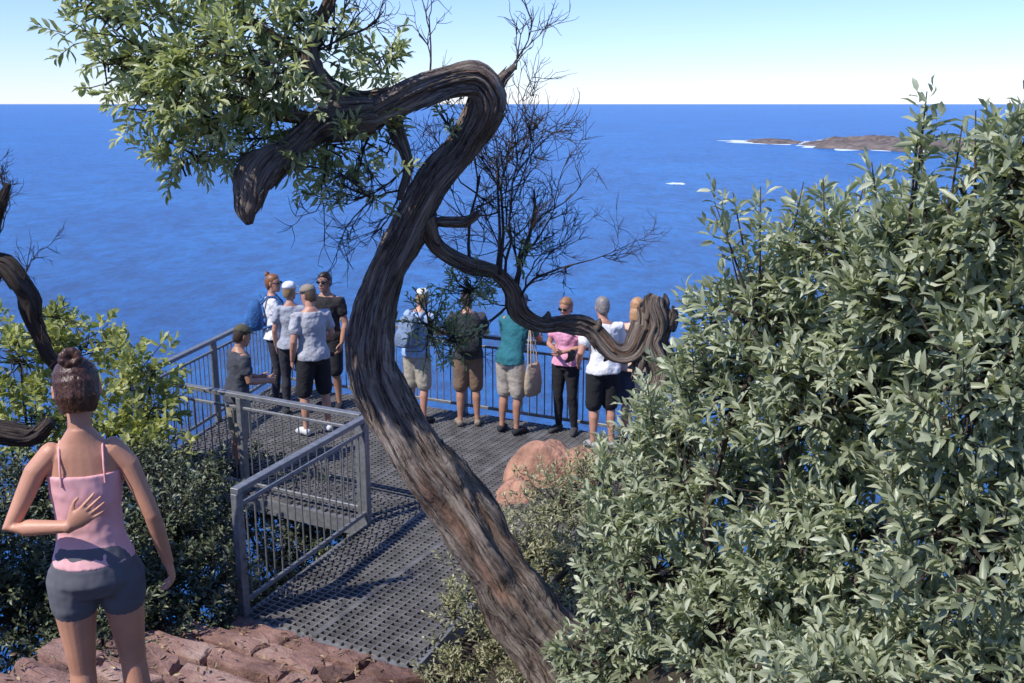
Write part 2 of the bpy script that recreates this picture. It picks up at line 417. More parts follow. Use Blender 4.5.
# ------------------------------------------------------------ boulders
M_rock=simple('boulder_sandstone',(.36,.19,.125),.9,.5,4,1,.06,bscale=9)
def boulder(cx,cy,rx,ry,top,sd):
    mb=MB(); n=48; a=np.linspace(0,2*np.pi,n,endpoint=False); rs=[]
    for i,ph in enumerate(np.linspace(0,math.pi/2*.98,18)):
        rr=math.cos(ph)**.8; z=-.9+(top+.9)*math.sin(ph)
        w=1+.12*np.sin(2*a+1+sd)+.07*np.sin(5*a+2*ph+sd)+.03*np.sin(11*a+5*ph)+.02*np.sin(17*a-9*ph)
        rs.append(np.stack([cx+rx*rr*w*np.cos(a),cy+ry*rr*w*np.sin(a),z+.06*np.sin(3*a+4*ph+sd)*rr+.02*np.sin(9*a+7*ph)*rr],1))
    loft(mb,rs); return mb.obj('boulder',M_rock)
boulder(.36,10.3,.56,.55,.38,0); boulder(.80,10.2,.45,.5,.34,2); boulder(.05,9.75,.42,.4,.16,4)
# ------------------------------------------------------------ gnarled tree
tree=empty('gnarled_tree',tuple(P(575,668,5.5)))
tb=MB()
k=5.5/F
trunk=[(615,725,5.35,50),(570,668,5.45,45),(520,606,5.5,40),(483,548,5.5,36),(445,492,5.5,34),(408,440,5.5,33),(383,395,5.5,31),(371,350,5.5,25),(377,305,5.5,21),(392,262,5.5,20),(412,222,5.5,19),(436,180,5.5,18),(462,146,5.5,17),(481,120,5.45,18),(488,98,5.4,17),(474,80,5.35,17),(448,80,5.3,15),(418,92,5.2,16),(385,108,5.15,15),(355,124,5.1,13),(325,132,5.05,10)]
bark(tb,[P(x,y,Y) for x,y,Y,r in trunk],[r*k*.78 for *_,r in trunk],n=84,step=.015,rough=.19,seed=1,kink=.004,strands=260,kr=.25)
def limb(lst,seed,rough=.16,n=20,f=.85,kink=.003,strands=12,kr=1.): bark(tb,[P(x,y,Y) for x,y,Y,r in lst],[r*k*f for *_,r in lst],n=n,step=.015,rough=rough,seed=seed,kink=kink,strands=strands,kr=kr)
limb([(375,112,5.1,14),(330,118,5.05,13),(290,150,4.9,12),(262,165,4.75,13),(252,180,4.7,15),(250,198,4.7,12),(247,214,4.7,9),(250,226,4.7,3)],2,n=28,rough=.28,kink=.006,strands=50)
limb([(445,84,5.3,12),(400,98,5.3,11),(360,100,5.3,10),(320,80,5.2,8),(290,50,5.1,6),(250,20,5,5)],3,kink=.006)
limb([(355,122,5.1,9),(310,60,5,7),(330,0,5,5),(345,-50,5,3)],4)
limb([(340,125,5.1,8),(270,110,4.9,6),(200,90,4.8,5),(130,60,4.7,3)],5)
limb([(415,94,5.2,8),(395,120,5.2,6),(408,165,5.2,4),(400,200,5.2,3)],6)
limb([(490,100,5.4,8),(500,82,5.4,6),(516,66,5.4,3)],7)
limb([(424,215,5.5,12),(440,248,5.55,8),(468,264,5.6,7),(497,272,5.65,7),(513,292,5.7,8),(519,314,5.75,8),(540,324,5.8,7),(568,322,5.8,8),(592,330,5.8,9),(612,352,5.8,11),(632,350,5.8,10),(646,325,5.8,12)],8,rough=.27,n=30,kink=.008,strands=40)
limb([(656,296,5.8,8),(654,306,5.8,12),(659,322,5.8,13),(653,342,5.8,15),(660,364,5.8,13),(653,395,5.8,12),(644,440,5.8,13),(634,500,5.8,16),(628,600,5.8,20)],9,rough=.3,n=40,kink=.006,strands=60,kr=.6)
for i,(x0,y0,x1,y1,r) in enumerate([(644,330,640,302,6),(648,318,645,296,5),(662,312,665,293,6),(668,330,673,306,5),(666,345,674,372,6),(642,350,634,380,6),(612,350,604,362,5),(592,330,600,318,5),(572,352,566,362,4),(545,322,548,312,4),(640,362,628,368,5)]):
    dy=-.04 if i%2 else .03
    limb([((x0),(y0),5.8,r*1.2),((x0+x1)/2+2,(y0+y1)/2,5.8+dy/2,r),(x1,y1,5.8+dy,1.2)],30+i,rough=.3,n=12,kink=.003,strands=2)
limb([(436,222,5.5,6),(455,222,5.5,5),(468,220,5.5,4),(478,210,5.5,2)],10)
tb.obj('trunk_and_limbs',M_bark,True,tree,att=True)
segs=[]
def grow(p,d,L,r,dep,spread=.55,upb=.15):
    n=5; pts=[p];dd=nrm(d)
    for i in range(n):
        dd=nrm(dd+rng.normal(size=3)*np.array([.2,.14,.2])+np.array([0,0,upb*.4])); pts.append(pts[-1]+dd*L/n)
    segs.append((pts,list(np.linspace(r,r*.5,n+1))))
    if dep==0: return
    for j in range(rng.integers(3,5)):
        i=rng.integers(1,n+1); nd=nrm(nrm(pts[i]-pts[i-1])+rng.normal(size=3)*spread)
        grow(pts[i],nd,L*rng.uniform(.5,.8),r*.5*(1-.06*i)+.0011,dep-1,spread,upb)
def g3(x,y,Y,dx,dy,dz,L,r,dep): grow(P(x,y,Y),np.array([dx,dy,dz]),L*.72,r,dep)
for a in [(497,272,5.65,0,.1,1,.8,.013,4),(513,292,5.7,.1,-.1,1,.85,.015,4),(519,314,5.75,.5,.2,1,.55,.011,4),(500,275,5.6,.2,.1,1,.85,.013,4),(505,280,5.65,-.2,.1,1,.8,.011,4),
          (519,300,5.7,.45,.1,1,.55,.011,4),(440,246,5.5,-.8,.1,.15,.5,.009,3),(470,264,5.6,-.1,.1,1,.7,.012,4),(515,300,5.7,-.6,0,-.2,.4,.008,3),
          (516,70,5.4,.3,0,1,.25,.006,2),(490,100,5.4,.2,0,.9,.45,.009,3),(408,165,5.2,-.6,0,-.5,.5,.007,3),(400,190,5.2,-.8,0,-.3,.5,.007,3),(330,130,5,-.3,0,-.9,.5,.007,3),
          (430,90,5.3,.2,0,1,.5,.007,3),(330,50,5,.4,0,1,.6,.009,3),(300,60,5,1,0,.5,.6,.008,3),(380,100,5.2,-.2,0,-1,.6,.008,3),(400,190,5.2,-.4,0,-1,.4,.006,3),(520,160,5.6,.3,0,1,.4,.006,3)]: g3(*a)
twigmesh('bare_twigs',segs,M_twig,tree,3)
can=[(110,20,4.7,50,35),(160,55,4.7,70,45),(230,40,4.8,80,60),(160,100,4.7,35,24),(215,125,4.8,60,35),(290,90,5,60,55),(310,30,5,60,50),(190,155,4.8,40,16),(335,150,5,50,28),(300,165,4.95,30,20),
     (375,60,5.4,20,30),(200,-40,4.8,110,40),(350,190,5.1,32,20),(250,130,4.9,40,36),(100,-10,4.7,40,30),(385,150,5.2,18,30),(120,75,4.7,40,18),(260,70,4.6,60,45),(190,80,4.6,50,40)]
Cs=[];Ds=[];sg=[]
for x,y,Y,rx,ry in can:
    c,r=EL(x,y,Y,rx,ry); n=int(570*(r[0]*r[1]*r[2])**(2/3)*1.0)+10
    p,xx=ellpts((c,r),n,13,-.07); n=len(p); D=xx*.8+rng.normal(size=(n,3))*.3; D[:,2]+=.25; D[:,0]-=.25
    Cs.append(p);Ds.append(D)
    for j in range(n//2): sg.append((np.array([c+rng.normal(size=3)*.05,(c+p[j])/2+rng.normal(size=3)*.03,p[j],p[j]+nrm(D[j])*.1]),[.006,.004,.003,.0015]))
sprig_leaves('canopy_foliage',np.concatenate(Cs),np.concatenate(Ds),14,.074,.021,.13,M_leafC,tree,.08,.26)
for x,y,Y,rx,ry in [(430,325,5.6,22,34),(470,290,5.6,28,22),(455,340,5.6,20,18),(448,125,5.4,10,22),(520,250,5.7,14,20)]:
    c,r=EL(x,y,Y,rx,ry); n=26 if rx>18 else 8
    p,xx=ellpts((c,r),n,8,-2); n=len(p); D=xx+rng.normal(size=(n,3))*.3; D[:,2]+=.3
    for j in range(n): sg.append((np.array([c,(c+p[j])/2+rng.normal(size=3)*.02,p[j],p[j]+nrm(D[j])*.1]),[.005,.004,.003,.0015]))
    sprig_leaves('foliage_tuft',p,D,8,.05,.014,.09,M_leafC,tree,-.1)
twigmesh('canopy_twigs',sg,M_twig,tree,3)
# ------------------------------------------------------------ right-hand bush
rb=empty('coastal_wattle_bush',(2.2,4.0,1.2))
ells=[EL(*q) for q in [(985,235,3.6,70,62),(930,265,3.8,65,48),(860,265,4.2,60,40),(800,248,4.4,38,35),(770,325,4.5,70,62),(740,400,4.8,72,72),(850,390,4.3,110,95),(985,370,3.5,90,115),
   (700,480,5,72,65),(820,520,4.4,115,100),(965,550,3.5,110,125),(650,580,5,75,65),(745,620,4.6,95,80),(900,670,3.7,130,80),(610,660,5.2,55,45),(1070,290,3.6,70,110),(1080,500,3.5,90,190),(990,180,3.6,36,24),
   (665,430,5.3,30,32),(800,700,4.0,110,60),(700,710,4.5,80,45),(960,700,3.2,120,60),(905,320,3.9,80,55),(640,500,5.4,50,40),(1015,175,3.5,25,28),(840,700,3.2,70,40)]]
bush(rb,ells,[(1.6,4.6,.9),(2.4,4.2,1.1),(2.9,4.0,1.2),(1.2,4.9,.9)],1120,13,.094,.025,.18,M_leafR,M_twig,up=.7,bias=.0,twf=.45,thr=-.19)
C=[];D=[];sg=[]
for x,y,Y,dx in [(925,205,3.7,-.15),(912,195,3.7,.0),(918,170,3.7,.02),(950,205,3.6,.05),(1005,190,3.6,.1),(975,190,3.6,-.1),(745,255,4.4,-.25),(760,250,4.4,-.05),(790,245,4.4,.15),(825,245,4.2,-.1),(850,245,4.2,.15),(700,345,4.7,-.3),(690,400,4.8,-.3),(880,235,3.8,-.2),(1020,190,3.5,.05),(670,470,5,-.3),(735,260,4.4,-.4),(655,430,5.1,-.2)]:
    b0=P(x,y,Y); 
    for j in range(4):
        d=nrm(np.array([dx,0,1])+rng.normal(size=3)*.14); C.append(b0+rng.normal(size=3)*.03+nrm([dx,0,1])*.065*j); D.append(d)
    sg.append((np.array([b0-np.array([dx,0,1])*.35,b0,b0+nrm([dx,0,1])*.28]),[.008,.005,.002]))
sprig_leaves('shoot_leaves',np.array(C),np.array(D),8,.09,.022,.11,M_leafR,rb,.1); twigmesh('shoot_stems',sg,M_twig,rb)
sh=empty('heath_shrub',(.1,6.6,.2))
ells=[EL(*q) for q in [(500,570,6.6,50,50),(560,505,7.4,60,35),(540,560,6.9,60,55),(600,490,7.6,45,38),(480,650,6.2,45,40),(540,640,6.0,60,50),(600,560,6.6,55,55),(605,470,8.4,32,16),(640,520,6.4,40,50),(452,610,6.6,16,26),(560,680,5.6,60,40),(625,465,8,32,28),(450,680,6.0,30,30)]]
bush(sh,ells,[(.1,6.6,.0),(.4,7,.0)],1250,12,.048,.015,.11,M_leafS,M_twig,up=.6,thr=-.25)
ls=empty('fig_shrub',(-4.6,9.6,-1))
ells=[EL(*q) for q in [(130,380,9.5,34,38),(80,345,9.8,45,28),(60,335,9.8,30,24),(152,370,9.6,20,24),(20,360,9.4,45,45),(110,435,9.2,45,34),(40,420,9.2,50,45),(150,415,9.4,25,28),(150,450,9,35,25)]]
bush(ls,ells,[(-4.3,9.6,-1.5),(-4.8,9.4,-1.5)],440,9,.12,.052,.16,M_leafY,M_dark,up=.5,bias=.0)
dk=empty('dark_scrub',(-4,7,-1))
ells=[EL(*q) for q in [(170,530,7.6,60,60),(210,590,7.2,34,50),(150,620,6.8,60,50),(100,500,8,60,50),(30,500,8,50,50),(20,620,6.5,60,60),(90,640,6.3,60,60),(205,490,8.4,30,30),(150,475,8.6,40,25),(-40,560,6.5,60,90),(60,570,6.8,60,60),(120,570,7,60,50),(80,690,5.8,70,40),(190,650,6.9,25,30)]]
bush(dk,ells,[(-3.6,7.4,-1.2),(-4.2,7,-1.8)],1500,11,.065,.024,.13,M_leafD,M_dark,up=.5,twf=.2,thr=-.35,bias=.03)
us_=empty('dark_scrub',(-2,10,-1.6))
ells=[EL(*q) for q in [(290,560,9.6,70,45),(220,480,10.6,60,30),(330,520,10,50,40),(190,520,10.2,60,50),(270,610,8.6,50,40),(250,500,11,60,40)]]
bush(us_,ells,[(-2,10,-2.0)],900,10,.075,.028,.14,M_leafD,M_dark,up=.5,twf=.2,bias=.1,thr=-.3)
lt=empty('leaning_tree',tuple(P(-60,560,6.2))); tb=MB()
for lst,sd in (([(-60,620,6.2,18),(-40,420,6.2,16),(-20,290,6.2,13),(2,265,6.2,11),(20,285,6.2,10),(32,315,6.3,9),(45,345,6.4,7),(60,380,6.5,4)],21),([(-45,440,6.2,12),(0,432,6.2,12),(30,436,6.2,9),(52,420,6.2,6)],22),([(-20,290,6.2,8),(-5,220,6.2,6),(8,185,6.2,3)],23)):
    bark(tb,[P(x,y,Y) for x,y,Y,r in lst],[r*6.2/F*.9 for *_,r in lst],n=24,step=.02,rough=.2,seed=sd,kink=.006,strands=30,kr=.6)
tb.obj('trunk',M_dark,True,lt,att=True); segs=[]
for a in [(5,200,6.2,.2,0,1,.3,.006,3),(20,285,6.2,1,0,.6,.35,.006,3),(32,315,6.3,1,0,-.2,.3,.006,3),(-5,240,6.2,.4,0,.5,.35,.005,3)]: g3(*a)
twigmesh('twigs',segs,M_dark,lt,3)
# ------------------------------------------------------------ people
def remesh(o,vox,sm=3):
    r=o.modifiers.new('r','REMESH'); r.mode='VOXEL'; r.voxel_size=vox; r.use_smooth_shade=True
    s=o.modifiers.new('s','SMOOTH'); s.factor=.5; s.iterations=sm
def person(name,x,y,z=0,H=1.75,yaw=0,fem=False,top=(.5,.5,.5),bottom=('shorts',(.2,.2,.2)),hair=(.05,.03,.02),hairlen='short',skin=SK1,cap=None,glasses=False,
           lean=0,headyaw=0,headpitch=0,pose={},vox=.009,shoe=(.03,.03,.035),stance=.1,sleeve=.55,cami=False,bun=False,shw=None):
    s=H/1.75; cy,sy=math.cos(yaw),math.sin(yaw); root=np.array([x,y,z])
    e=empty(name,(x,y,z))
    def W(p):
        p=np.asarray(p,float)*s; return root+np.array([p[0]*cy-p[1]*sy,p[0]*sy+p[1]*cy,p[2]])
    def Wd(p):
        p=np.asarray(p,float); return np.array([p[0]*cy-p[1]*sy,p[0]*sy+p[1]*cy,p[2]])
    def ln(p):
        p=np.asarray(p,float).copy(); k=min(1,max(0,(p[2]-.9)/.25)); a=lean*k; dz=p[2]-.95; yy=p[1]
        return np.array([p[0],yy*math.cos(a)+dz*math.sin(a),.95+dz*math.cos(a)-yy*math.sin(a)])
    sw=shw or (.155 if fem else .18)
    J=dict(shL=ln((-sw,-.005,1.41)),shR=ln((sw,-.005,1.41)),neck=ln((0,-.01,1.49)),head=ln((0,.025,1.635)),
           elL=ln((-sw-.06,-.03,1.13)),elR=ln((sw+.06,-.03,1.13)),wrL=ln((-sw-.05,.06,.90)),wrR=ln((sw+.05,.06,.90)),
           hipL=np.array((-.085,0,.9)),hipR=np.array((.085,0,.9)),knL=np.array((-stance,.02,.49)),knR=np.array((stance,.02,.49)),
           anL=np.array((-stance-.01,-.03,.08)),anR=np.array((stance+.01,-.03,.08)))
    for kk,vv in pose.items(): 
        if kk in J: J[kk]=np.array(vv,float)
    T=[(.84,.12,.09,0),(.90,.165,.112,-.01),(.97,.168,.112,-.01),(1.05,.145,.098,0),(1.15,.145,.10,.005),(1.26,.163,.112,.01),(1.35,.172,.112,.005),(1.41,.16,.095,0),(1.455,.11,.075,-.005),(1.50,.062,.06,-.008)]
    if fem: T=[(.84,.12,.09,0),(.90,.168,.115,-.012),(.97,.160,.108,-.012),(1.05,.125,.088,0),(1.15,.122,.088,.005),(1.25,.14,.105,.012),(1.33,.148,.10,.008),(1.40,.14,.08,0),(1.45,.09,.062,-.005),(1.50,.05,.05,-.008)]
    if cami: T=[(.84,.12,.09,0),(.90,.150,.106,-.012),(.97,.142,.100,-.012),(1.05,.116,.084,0),(1.10,.109,.08,.003),(1.17,.112,.082,.006),(1.25,.124,.094,.010),(1.33,.130,.088,.006),(1.40,.125,.070,0),(1.45,.075,.055,-.005),(1.50,.042,.044,-.008)]
    def trings(zs,ex,hem=0):
        out=[]
        for (zz,rx,ry,yo) in T:
            if zz<zs[0]-.001 or zz>zs[1]+.001: continue
            f=ex+hem*max(0,(1.15-zz)/.3)
            c=ln((0,yo,zz)); a=lean*min(1,max(0,(zz-.9)/.25))
            out.append(ring(W(c),Wd((1,0,0))*(rx+f)*s,Wd((0,math.cos(a),-math.sin(a)))*(ry+f)*s,24))
        return out
    nk=.78 if cami else (.85 if fem else 1)
    mb=MB(); loft(mb,trings((.8,1.6),0))
    chain(mb,[W(J['neck']-np.array([0,0,.04])),W((J['neck']+J['head'])/2-np.array([0,.005,0])),W(J['head'])],[.058*s*nk,.052*s*nk,.05*s])
    am=.76 if cami else (.86 if fem else 1); lm=.92 if cami else 1
    def lerp(a,b,t): return a*(1-t)+b*t
    for q in 'LR':
        sh,el,wr=J['sh'+q],J['el'+q],J['wr'+q]
        chain(mb,[W(sh+np.array([.03 if q=='L' else -.03,0,.0])),W(lerp(sh,el,.25)),W(lerp(sh,el,.6)),W(el),W(lerp(el,wr,.3)),W(lerp(el,wr,.7)),W(wr)],[v*s*am for v in(.056,.052,.045,.040,.041,.034,.028)],16)
        hp,kn,an=J['hip'+q],J['kn'+q],J['an'+q]
        bk=np.array([0,-.014,0])
        chain(mb,[W(hp),W(lerp(hp,kn,.3)),W(lerp(hp,kn,.7)),W(kn),W(lerp(kn,an,.28)+bk),W(lerp(kn,an,.55)+bk*.7),W(lerp(kn,an,.85)),W(an)],[v*s*lm for v in(.09,.086,.065,.053,.056,.047,.034,.034)],18)
        fd=np.array([.04 if q=='R' else -.04,.13,-.05])
        chain(mb,[W(an+np.array([0,-.03,-.045])),W(an+fd*.5+np.array([0,0,-.01])),W(an+fd)],[.032*s,.036*s,.025*s])
        ms=MB(); chain(ms,[W(an+np.array([0,-.035,-.035])),W(an+fd*.4+np.array([0,0,-.012])),W(an+fd*.8+np.array([0,0,-.002])),W(an+fd*1.15)],[.042*s,.047*s,.042*s,.03*s],14)
        par(ms.obj('shoe',cloth(shoe)),e)
    c=J['head']; hy,hp_=headyaw,headpitch
    def Hl(p):
        p=np.asarray(p,float); 
        yv=p[1]*math.cos(hp_)+p[2]*math.sin(hp_); zv=p[2]*math.cos(hp_)-p[1]*math.sin(hp_)
        return W(c+np.array([p[0]*math.cos(hy)-yv*math.sin(hy),p[0]*math.sin(hy)+yv*math.cos(hy),zv]))
    def hring(zz,rx,ry,yo,n=22):
        a=np.linspace(0,2*np.pi,n,endpoint=False); return np.array([Hl((math.cos(t)*rx,yo+math.sin(t)*ry,zz)) for t in a])
    HR=[(-.118,.022,.026,.055),(-.10,.042,.05,.04),(-.07,.055,.07,.022),(-.03,.065,.083,.010),(.01,.071,.091,.002),(.05,.072,.093,-.003),(.08,.064,.083,-.006),(.102,.045,.06,-.008),(.113,.02,.028,-.008)]
    loft(mb,[hring(*h) for h in HR])
    chain(mb,[Hl((0,.088,.012)),Hl((0,.104,-.018)),Hl((0,.098,-.03))],[.008*s,.013*s,.013*s],8)
    for q in(-1,1): chain(mb,[Hl((q*.072,-.005,.015)),Hl((q*.076,-.006,-.02))],[.016*s,.011*s],8)
    chain(mb,[Hl((-.02,.083,-.062)),Hl((.02,.083,-.062))],[.010*s,.010*s],8)
    hb=MB() if vox>.006 else mb
    for q,sg_ in(('L',-1),('R',1)):
        wr,el=W(J['wr'+q]),W(J['el'+q]); d=nrm(wr-el)
        if 'hd'+q in pose: d=nrm(Wd(pose['hd'+q]))
        nn=Wd(pose.get('pn'+q,(-sg_,.0,0))); nn=nrm(nn-d*np.dot(nn,d)); ac=np.cross(d,nn)
        fwd=Wd(pose.get('th'+q,(0,1,.2))); 
        if np.dot(ac,fwd)<0: ac=-ac
        hs=s*(.88 if fem else 1.0); curl=pose.get('cu'+q,.35)
        rr=[]
        for t,rx,ry in((-.02,.024,.022),(.01,.028,.018),(.04,.038,.016),(.075,.041,.014),(.095,.036,.011)):
            rr.append(ring(wr+d*t*hs,ac*rx*hs,nn*ry*hs,14))
        loft(hb,rr)
        for i,fl in enumerate((.9,1.0,.95,.75)):
            b0=wr+d*.085*hs+ac*(1.5-i)*.0205*hs; pts=[b0]; dd=nrm(d+ac*(1.5-i)*.10)
            for sl in(.042,.026,.022):
                ang=curl*(1+.15*i); dd=nrm(dd*math.cos(ang)+nn*math.sin(ang)); pts.append(pts[-1]+dd*sl*fl*hs)
            chain(hb,pts,[.0088*hs,.0082*hs,.0075*hs,.006*hs],8)
        t0=wr+d*.025*hs+ac*.022*hs; d1=nrm(d*.75+ac*.65+nn*.25)
        chain(hb,[t0,t0+d1*.04*hs,t0+d1*.068*hs+d*.004,t0+d1*.075*hs+d*.022*hs],[.013*hs,.0115*hs,.009*hs,.007*hs],8)
    o=par(mb.obj('body',skinm(skin)),e); remesh(o,vox,2 if vox<.006 else 3)
    if hb is not mb: par(hb.obj('hands',skinm(skin)),e)
    fm=MB()
    for q in(-1,1): chain(fm,[Hl((q*.03-.006,.079,.008)),Hl((q*.03+.006,.079,.008))],[.007*s,.007*s],8)
    par(fm.obj('eyes',simple('eye',(.03,.02,.015),.2)),e)
    fm=MB(); chain(fm,[Hl((-.02,.092,-.062)),Hl((0,.096,-.062)),Hl((.02,.092,-.062))],[.004*s,.006*s,.004*s],8); par(fm.obj('mouth',skinm((.35,.12,.1))),e)
    fm=MB()
    for q in(-1,1): chain(fm,[Hl((q*.03-.014,.083,.026)),Hl((q*.03+.014,.083,.026))],[.004*s,.004*s],6)
    par(fm.obj('eyebrows',hairm(hair)),e)
    if glasses:
        fm=MB()
        for q in(-1,1):
            chain(fm,[Hl((q*.034-.012,.098,.008)),Hl((q*.034+.014,.094,.010))],[.019*s,.018*s],10,flat=(Wd((0,1,0)),.3))
            chain(fm,[Hl((q*.055,.09,.014)),Hl((q*.076,.0,.014))],[.004,.003],6)
        chain(fm,[Hl((-.02,.1,.012)),Hl((.02,.1,.012))],[.004,.004],6)
        par(fm.obj('sunglasses',simple('dark_lens',(.01,.01,.012),.15)),e)
    hm=MB()
    hrs=[(-.075,.045,.045,-.045),(-.05,.062,.062,-.04),(-.01,.077,.076,-.03),(.03,.082,.085,-.02),(.065,.08,.093,-.012),(.095,.066,.083,-.010),(.115,.044,.058,-.01),(.127,.018,.024,-.01)]
    loft(hm,[hring(*h) for h in hrs])
    if hairlen=='long': chain(hm,[Hl((0,-.05,-.02)),Hl((0,-.07,-.10)),Hl((0,-.06,-.18)),Hl((0,-.06,-.26))],[.065*s,.066*s,.055*s,.025*s],14,flat=(Wd((1,0,0)),1.2))
    if hairlen=='pony': chain(hm,[Hl((0,-.10,.05)),Hl((0,-.14,.0)),Hl((0,-.125,-.12))],[.022*s,.03*s,.015*s])
    if bun:
        hg=np.random.default_rng(5)
        for i in range(9):
            a=i*.8; chain(hm,[Hl((-.01+.026*math.cos(a),-.080-.006*math.sin(i),.112+.020*math.sin(a))),Hl((-.01+.028*math.cos(a+1.2),-.092,.116+.024*math.sin(a+1.2)))],[.019*s,.016*s],12)
        for i in range(30):
            a=-1.35+2.7*i/29; j=hg.normal(0,.004,3)
            chain(hm,[Hl((.058*math.sin(a)+j[0],-.03-.05*math.cos(a),-.085)),Hl((.074*math.sin(a),-.03-.072*math.cos(a)+j[1],-.03)),Hl((.070*math.sin(a)+j[2],-.03-.078*math.cos(a),.03)),Hl((.03*math.sin(a),-.07,.09))],[.003*s,.0065*s,.007*s,.009*s],6)
    ho=par(hm.obj('hair',hairm(hair)),e)
    if bun and cami:
        remesh(ho,.0035,1)
        hm=MB()
        for i in range(40):
            a=hg.uniform(-3,3); b0=np.array([.06*math.sin(a),-.03-.07*math.cos(a),hg.uniform(-.07,.11)]); o_=np.array([math.sin(a),-math.cos(a),hg.uniform(-.5,.9)])
            chain(hm,[Hl(b0),Hl(b0+o_*.02),Hl(b0+o_*.034+np.array([0,0,-.012]))],[.0011,.0010,.0006],4)
        par(hm.obj('loose_hair',hairm(hair)),e)
    if cap is not None:
        cm=MB(); loft(cm,[hring(*h) for h in((.045,.084,.102,-.004),(.075,.082,.100,-.006),(.105,.068,.085,-.008),(.125,.045,.056,-.008),(.134,.012,.015,-.008))])
        br=[]
        for yy,w,zz in((.06,.07,.05),(.10,.07,.052),(.14,.058,.044),(.165,.035,.036)):
            br.append(np.array([Hl((math.cos(t)*w,yy,zz+math.sin(t)*.005)) for t in np.linspace(0,2*np.pi,14,endpoint=False)]))
        loft(cm,br); par(cm.obj('cap',cloth(cap)),e)
    tx=bpy.data.textures.get('folds') or bpy.data.textures.new('folds','CLOUDS'); tx.noise_scale=.11; tx.noise_depth=2
    if not cami:
        tm=MB(); loft(tm,trings((.88,1.46),.018,.02))
        for q in 'LR':
            sh,el=J['sh'+q],J['el'+q]
            chain(tm,[W(sh+np.array([.04 if q=='L' else -.04,0,-.01])),W(sh),W(lerp(sh,el,sleeve*.6)),W(lerp(sh,el,sleeve))],[v*s*am for v in(.07,.072,.068,.068)],18)
        tmo=par(tm.obj('tshirt',cloth(top)),e); remesh(tmo,.011,3)
        dm=tmo.modifiers.new('d','DISPLACE'); dm.texture=tx; dm.strength=.035; dm.mid_level=.5; dm.texture_coords='GLOBAL'
    else:
        tm=MB(); loft(tm,trings((.97,1.33),.007,.006)); tmo=par(tm.obj('camisole',cloth(top,.4)),e); remesh(tmo,.006,2)
        dm=tmo.modifiers.new('d','DISPLACE'); dm.texture=tx; dm.strength=.012; dm.mid_level=.42; dm.texture_coords='GLOBAL'
        tm=MB()
        for q in(-1,1):
            chain(tm,[W(ln((q*.075,-.078,1.30))),W(ln((q*.075,-.074,1.37))),W(ln((q*.075,-.045,1.43))),W(ln((q*.075,.0,1.45))),W(ln((q*.075,.05,1.41))),W(ln((q*.07,.09,1.33)))],[.004]*6,6)
        par(tm.obj('camisole_straps',cloth(top,.4)),e)
    kind,bc=bottom
    bm_=MB(); ex={'shorts':.022,'tight':.010,'leggings':.007,'pants':.02}[kind]
    loft(bm_,trings((.84,.98 if kind!='tight' else 1.06),ex))
    tl={'shorts':.92,'tight':.27,'leggings':1,'pants':1}[kind]
    for q in 'LR':
        hp,kn,an=J['hip'+q],J['kn'+q],J['an'+q]
        if tl<1:
            chain(bm_,[W(hp),W(lerp(hp,kn,.3*tl)),W(lerp(hp,kn,.65*tl)),W(lerp(hp,kn,tl))],[(v*lm+ex)*s for v in((.09,.087,.079,.075) if kind=='shorts' else (.09,.089,.087,.084))],20)
        else:
            chain(bm_,[W(hp),W(lerp(hp,kn,.3)),W(lerp(hp,kn,.7)),W(kn),W(lerp(kn,an,.28)+np.array([0,-.014,0])),W(lerp(kn,an,.6)),W(lerp(kn,an,.95))],[(v+ex)*s for v in(.09,.086,.066,.055,.057,.047,.036)],18)
    bo=par(bm_.obj('shorts' if tl<1 else 'trousers',cloth(bc,.4 if cami else .6)),e); remesh(bo,.009 if not cami else .006,3)
    return dict(W=W,Wd=Wd,ln=ln,s=s,J=J,e=e)
def backpack(pp,col,w=.15,h=.24,dp=.10):
    W,Wd,ln,s=pp['W'],pp['Wd'],pp['ln'],pp['s']; mb=MB(); rs=[]
    a=np.linspace(0,2*np.pi,28,endpoint=False)
    sq=lambda t,p:np.sign(t)*np.abs(t)**p
    for tz,k in((-1,.55),(-.92,.85),(-.7,1),(0,1),(.6,.95),(.85,.8),(.97,.5),(1,.2)):
        c=np.array([0,-.13-dp,1.22+tz*h])
        rs.append(np.array([W(ln(c+np.array([sq(math.cos(t),.6)*w*k,sq(math.sin(t),.6)*dp*k*(1-.15*tz),0]))) for t in a]))
    loft(mb,rs); rs=[]
    for tz,k in((-1,.5),(-.8,.95),(0,1),(.8,.9),(1,.4)):
        c=np.array([0,-.13-dp*2.0,1.13+tz*h*.5]); rs.append(np.array([W(ln(c+np.array([sq(math.cos(t),.6)*w*.8*k,sq(math.sin(t),.6)*.045*k,0]))) for t in a]))
    loft(mb,rs)
    for q in(-1,1):
        chain(mb,[W(ln((q*.09,-.14,1.38))),W(ln((q*.1,-.06,1.47))),W(ln((q*.1,.04,1.47))),W(ln((q*.11,.135,1.36))),W(ln((q*.14,.12,1.2))),W(ln((q*.17,0,1.1))),W(ln((q*.13,-.13,1.06)))],[.016]*7,8)
    chain(mb,[W(ln((-.03,-.14,1.45))),W(ln((0,-.16,1.49))),W(ln((.03,-.14,1.45)))],[.008]*3,6)
    return mb.obj('backpack',simple('pack_fabric',col,.8,.3,12,.6,.02))
R_=math.radians
